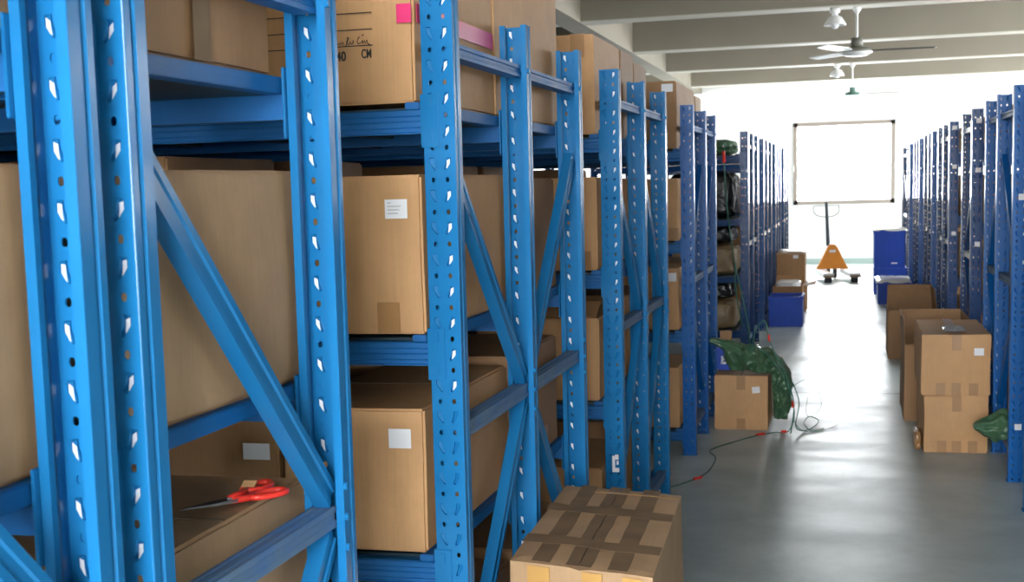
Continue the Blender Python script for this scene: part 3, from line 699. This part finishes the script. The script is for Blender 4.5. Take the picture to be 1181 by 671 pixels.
tag(MB().add(vs, fs).build('tarpaulin', TARP, None, True), 'green tarpaulin draped over the corner of a floor carton', 'tarpaulin')
# light-string cable: hangs down the rack, over the tarpaulin and trails over the floor
def smooth(pts, n=8):
    P = [Vector(p) for p in pts]; out = []
    for i in range(len(P)-1):
        for k in range(n): out.append(cr(i, k/n, P))
    return out+[P[-1]]
cb = thing('light_string', 'green string of lights trailing from the tarpaulin over the concrete floor', 'light string', (-.42, 8.75, 0))
o0 = Vector((-.42, 8.75, 0))
def cable(pts, name='cable', r=.0035): return MB().tube([p-o0 for p in smooth(pts)], r, 6).build(name, WIRE, cb, True)
cable([(-.62, 8.58, .54), (-.56, 8.57, .55), (-.50, 8.57, .52), (-.43, 8.58, .44), (-.37, 8.60, .33), (-.33, 8.60, .2), (-.32, 8.60, .1), (-.36, 8.60, .012), (-.44, 8.60, .006), (-.54, 8.48, .006), (-.64, 8.30, .006), (-.78, 7.98, .006), (-.73, 7.74, .006), (-.74, 7.34, .006), (-.83, 7.06, .006), (-.93, 6.9, .006)])
cable([(-.33, 8.6, .33), (-.29, 8.6, .2), (-.31, 8.6, .05), (-.26, 8.68, .006), (-.20, 8.86, .006), (-.18, 9.0, .02), (-.24, 9.08, .03), (-.27, 9.0, .006), (-.26, 8.8, .02), (-.22, 8.7, .006), (-.14, 8.78, .006)])
cable([(-.33, 8.6, .30), (-.25, 8.7, .33), (-.18, 8.8, .25), (-.16, 8.82, .14), (-.22, 8.8, .08), (-.25, 8.70, .12), (-.24, 8.70, .22)], r=.0015)
cable([(-.33, 8.59, .10), (-.28, 8.64, .02), (-.2, 8.66, .006), (-.1, 8.8, .006), (-.06, 8.95, .006)], r=.002)
cable([(-.58, 8.58, .50), (-.56, 8.58, .64), (-.5, 8.58, .72), (-.47, 8.58, .60), (-.43, 8.58, .50), (-.38, 8.58, .40), (-.345, 8.58, .30), (-.32, 8.58, .18), (-.34, 8.58, .006)], r=.004)
for p, q in (((-.40, 8.60, .012), (-.365, 8.60, .014)), ((-.545, 8.48, .01), (-.50, 8.53, .01)), ((-.755, 7.20, .01), (-.79, 7.15, .01)), ((-.33, 8.58, .21), (-.325, 8.58, .17)), ((-.475, 8.58, .63), (-.468, 8.58, .59))):
    MB().tube([Vector(p)-o0, Vector(q)-o0], .008, 8).build('plug', REDP, cb)['label'] = 'small red plug on the cable'

# row of bags and parcels (fourth-bay dark rack)
zs = {0: .24+.0075, 1: .74+.0075, 2: 1.25+.0075, 3: 1.82+.0075}
soft('cloth_bundle', TARP, .50, .5, .15, (-1.22, 12.66, zs[3]), 'crumpled dark green bundle on top of the dark rack', 'bundle', .05, 9, 3)
soft('plastic_bag', BAG, .62, .6, .43, (-1.27, 12.66, zs[2]), 'large black bag filling the upper shelf of the dark rack', 'bag', .02, 8, 4, sq=.35)
soft('wrapped_parcel', PARC, .60, .6, .28, (-1.26, 12.66, zs[1]), 'brown wrapped parcel on the middle shelf under black bags', 'parcel', .02, 9, 5, sq=.35)
soft('plastic_bag', BAG, .56, .5, .16, (-1.26, 12.66, zs[1]+.285), 'flat black bag lying on the brown parcel', 'bag', .025, 8, 6, sq=.4)
soft('wrapped_parcel', PARC, .58, .6, .27, (-1.26, 12.66, zs[0]), 'brown wrapped parcel on the lowest shelf of the dark rack', 'parcel', .02, 9, 15, sq=.35)
soft('plastic_bag', BAG, .54, .5, .17, (-1.26, 12.66, zs[0]+.275), 'black bag squeezed in above the lowest brown parcel', 'bag', .025, 8, 9, sq=.4)
hc = MB().tube(smooth([(-1.05, 12.27, 1.95), (-1.06, 12.26, 1.75), (-1.03, 12.25, 1.3), (-.98, 12.25, .9), (-.96, 12.25, .6), (-.93, 12.24, .42), (-.90, 12.2, .3)]), .006, 6).build('hanging_cable', WIRE, None, True)
tag(hc, 'green cable hanging down the face of the dark rack', 'cable')
lo = MB().tube(smooth([(-.98, 12.24, .9), (-.9, 12.2, .55), (-.86, 12.18, .35), (-.84, 12.16, .2), (-.83, 12.1, .1), (-.86, 12.0, .012)]), .006, 6).build('loose_cable', WIRE, hc, True)
rp = MB().tube([(-1.065, 12.25, 1.86), (-1.06, 12.25, 1.76)], .014, 8).build('plug', REDP, hc)

def crate(label, x0, x1, y0, y1, z0, z1, lid=False, rz=0):
    t = thing('plastic_crate', label, 'crate', ((x0+x1)/2, (y0+y1)/2, z0), rz)
    W, D, H = x1-x0, y1-y0, z1-z0; b = MB(); w_ = .012
    b.box(-W/2+.02, W/2-.02, -D/2+.02, D/2-.02, 0, .012)
    for s in (-1, 1):
        b.box(-W/2+.01, W/2-.01, *sorted((s*(D/2-.01), s*(D/2-.01-w_))), 0, H-.02); b.box(*sorted((s*(W/2-.01), s*(W/2-.01-w_))), -D/2+.01, D/2-.01, 0, H-.02)
    n = max(3, int(W/.075))
    for i in range(n+1):
        x = -W/2+.014+i*(W-.028)/n
        for s in (-1, 1): b.box(x-.004, x+.004, *sorted((s*(D/2-.01), s*(D/2-.003))), .01, H-.04)
    b.build('crate_body', PLAST, t)
    r = MB()
    for s in (-1, 1):
        r.box(-W/2, W/2, *sorted((s*D/2, s*(D/2-.025))), H-.03, H, ch=.003); r.box(*sorted((s*W/2, s*(W/2-.025))), -D/2+.025, D/2-.025, H-.03, H, ch=.003)
    r.build('crate_rim', PLAST, t)
    if lid: soft_lid(t, W, D, H)
    return t
def soft_lid(t, W, D, H):
    vs = []; n = 12
    for j in range(n+1):
        for i in range(n+1):
            u, v = i/n*2-1, j/n*2-1; e = max(abs(u), abs(v))
            vs.append((u*W*.54, v*D*.54, H+.035-.05*max(0, e-.8)*5*(.5+.5*noise.noise(Vector((u*3, v*3, W))))+.014*noise.noise(Vector((u*3, v*3, 1)))))
    o = MB().add(vs, [(j*(n+1)+i, j*(n+1)+i+1, (j+1)*(n+1)+i+1, (j+1)*(n+1)+i) for j in range(n) for i in range(n)]).build('plastic_cover', WRAP, t, True)
    so = o.modifiers.new('s', 'SOLIDIFY'); so.thickness = .004; o['label'] = 'white plastic sheet over the top'
crate('wide blue plastic crate on the floor left of the aisle', -.838, -.46, 15.0, 15.55, 0, .33)
def open_carton(label, x0, x1, y0, y1, z0, z1, fl, m=KR, rz=0, tapes=(), fh0=None):
    """fl: (front, back, left, right) flap angles from horizontal-outward in degrees; None = absent"""
    W, D, H = x1-x0, y1-y0, z1-z0; t = thing('carton', label, 'carton', ((x0+x1)/2, (y0+y1)/2, z0), rz)
    me = board_box(W, D, H, x0*9+y0, .004, True, 7); me.materials.append(m)
    o = bpy.data.objects.new('carton_body', me); COL.objects.link(o); o.parent = t
    so = o.modifiers.new('s', 'SOLIDIFY'); so.thickness = .004
    L = {'f': W, 'b': W, 'l': D, 'r': D}; hgt = min(W, D)/2*.95
    for k, a in zip('fblr', fl):
        if a is None: continue
        wl, fh = L[k]-.01, fh0 or (D if k in 'fb' else W)/2*.9; n = 6; vs = []
        for j in range(n+1):
            for i in range(n+1):
                s_, r_ = (i/n-.5)*wl*(1-.03*j/n), j/n*fh; b = math.radians(a)+.08*noise.noise(Vector((i*.5, j*.5, a)))
                c, z = r_*math.cos(b), r_*math.sin(b)
                p = {'f': (s_, -D/2-c, z), 'b': (s_, D/2+c, z), 'l': (-W/2-c, s_, z), 'r': (W/2+c, s_, z)}[k]
                vs.append((p[0], p[1], H+p[2]))
        f = MB().add(vs, [(j*(n+1)+i, j*(n+1)+i+1, (j+1)*(n+1)+i+1, (j+1)*(n+1)+i) for j in range(n) for i in range(n)]).build('flap', m, t)
        so = f.modifiers.new('s', 'SOLIDIFY'); so.thickness = .004
    return t
open_carton('small open carton with pale flaps behind the wide blue crate', -.832, -.50, 15.95, 16.45, 0, .37, (None, 20, None, 10), KR2)
soft('plastic_wrap', WRAP, .29, .42, .10, (-.665, 16.2, .33), 'loose white plastic wrap in the small open far carton', 'plastic wrap', .04, 8, 2)
carton('square carton under the tall far carton, left of the aisle', -.832, -.48, 16.75, 17.5, 0, .33, m=KR2)
t9 = carton('tall far brown carton with a small white label, left of the aisle', -.83, -.50, 16.8, 17.5, .336, .72, m=KR2, lab=[(.06, .33, .06, .04)])
soft_lid(t9, .31, .65, .36)

# ------------------------------------------------------------------ things in the aisle, right
lo_ = carton('crumpled lower carton of the two stacked beside the right rack', .43, .780, 8.1, 8.85, 0, .335, m=KR, tapes=('B-.45', 'B0', 'B.5', 'F0'), amp=.011, seed=81, wd=.05)
up_ = carton('upper carton of the right-hand stack with taped shiny top and white label', .412, .785, 8.07, 8.93, .338, .69, m=KR, tapes=('B-.45', 'B0', 'B.5', 'T0', 'F0'), tapem=TAPEL, amp=.007, seed=82, lab=[(.12, .255, .052, .042)], wd=.05)
o = MB()
vs = [(-.02+.05*math.sin(k*1.7)+.012*noise.noise(Vector((k, 0, 0))), -.2+.02*k, .357+.012*abs(math.sin(k*2.1))) for k in range(9)]
n = 10; g = []
for j in range(n+1):
    for i in range(n+1):
        g.append((-.06+i*.012+.01*noise.noise(Vector((i*.5, j*.5, 2))), -.36+j*.03, .359+.014*abs(noise.noise(Vector((i*.6, j*.6, 5))))))
f = o.add(g, [(j*(n+1)+i, j*(n+1)+i+1, (j+1)*(n+1)+i+1, (j+1)*(n+1)+i) for j in range(n) for i in range(n)]).build('loose_clear_tape', WRAP, up_, True)
wr = soft('plastic_wrap', TAPEL, .045, .22, .12, (.397, 8.22, 0), 'crumpled brownish wrap at the foot of the right-hand carton stack', 'plastic wrap', .05, 9, 4)
open_carton('open carton with tall side flap directly behind the right-hand stack', .36, .765, 9.15, 9.85, 0, .50, (None, 84, 88, 93), KR2, fh0=.17)
open_carton('farther open carton with a wide raised flap, right of the aisle', .345, .75, 12.3, 12.95, 0, .43, (None, 92, None, 95), KR2, fh0=.18)
crate('low blue tray with white plastic cover on the floor, right of the aisle', .36, .76, 17.7, 18.6, 0, .27, lid=True)
crate('lower of the two stacked blue bins at the far right', .34, .785, 19.2, 19.9, 0, .36)
b1 = crate('upper of the two stacked blue bins, under a white plastic cover', .34, .765, 19.2, 19.9, .361, .865, lid=True)
MB().box(.02, .10, -.356, -.352, .06, .075).build('bin_label', PAPER, b1)
# green cloth hanging out of the right rack
vs = []; n = 50; mseg = 48
for k in range(n+1):
    s_ = k/n; x = .655+s_*.36; zc = .245+.05*s_-.02*math.sin(PI*s_); hh = .004+.085*min(1, s_*2.4)**.6
    for j in range(mseg):
        a = 2*PI*j/mseg; d = .8+.35*abs(math.sin(a*2.5+s_*2.2))+.45*noise.noise(Vector((s_*5, math.cos(a)*2.5, math.sin(a)*2.5)))-.45*abs(noise.noise(Vector((s_*7, math.cos(a)*4, math.sin(a)*4+3))))
        zq = zc+hh*math.cos(a)*d*(.95 if math.cos(a) < 0 else .9)
        vs.append((x, 7.62+.11*math.sin(a)*d*(.3+.7*s_), zq if x < .79 else max(zq, .178)))
fs = [(k*mseg+j, k*mseg+(j+1) % mseg, (k+1)*mseg+(j+1) % mseg, (k+1)*mseg+j) for k in range(n) for j in range(mseg)]+[tuple(range(mseg)), tuple(n*mseg+j for j in range(mseg))]
tag(MB().add(vs, fs).build('cloth_bundle', TARP, None, True), 'green cloth sticking out of the lowest shelf right of the aisle', 'bundle')

# ------------------------------------------------------------------ pallet truck at the far window
t = thing('pallet_truck', 'orange hand pallet truck with upright black handle at the end of the aisle', 'pallet truck', (-.235, 22.5, 0), math.radians(8))
b = MB(); b.prism([(-.255, .15), (.255, .15), (.20, .24), (.075, .50), (.04, .54), (-.04, .54), (-.075, .50), (-.20, .24)], 'y', -.02, .07); b.build('body_cover', ORANGE, t)
for s in (-1, 1):
    f = MB(); f.prism([(s*.12-.0, .085), (s*.275, .085), (s*.275, .14), (s*.265, .15), (s*.13, .15), (s*.12, .14)], 'y', -1.12, -.02); f.build('fork', FANW, t)  # white colour stands in for overexposed reflections on the fork tops
    r = MB(); r.tube([(s*.145, -1.02, .042), (s*.25, -1.02, .042)], .042, 16); r.build('fork_roller', RUBB, t)
    r = MB(); r.box(s*.2-.085, s*.2+.085, -1.13, -1.11, .085, .118, ch=.004); r.build('fork_tip', PARC, t)
w1 = MB()
for s in (-1, 1): w1.tube([(s*.03, .10, .085), (s*.075, .10, .085)], .085, 20)
w1.build('steer_wheel', RUBB, t)
b = MB(); b.tube([(0, .08, .17), (0, .08, .56)], .04, 16); b.build('hydraulic_pump', SILV, t)
b = MB(); b.tube([(-.055, .10, .52), (-.075, .12, 1.06), (-.08, .13, 1.22)], [.032, .026, .024], 12); b.build('handle_shaft', BLK, t)
b = MB(); b.tube(smooth([(-.08, .13, .98), (-.20, .13, 1.0), (-.27, .13, 1.05), (-.285, .13, 1.12), (-.27, .13, 1.17)], 6), .008, 8)
b.tube(smooth([(-.08, .13, .98), (.04, .13, 1.0), (.11, .13, 1.05), (.125, .13, 1.12), (.11, .13, 1.17)], 6), .008, 8); b.tube([(-.27, .13, 1.165), (.11, .13, 1.165)], .006, 8)
b.build('handle_loop', FANG, t, True)
b = MB(); b.box(-.05, .05, -.0225, -.0205, .415, .455); b.build('name_plate', PAPER, t)
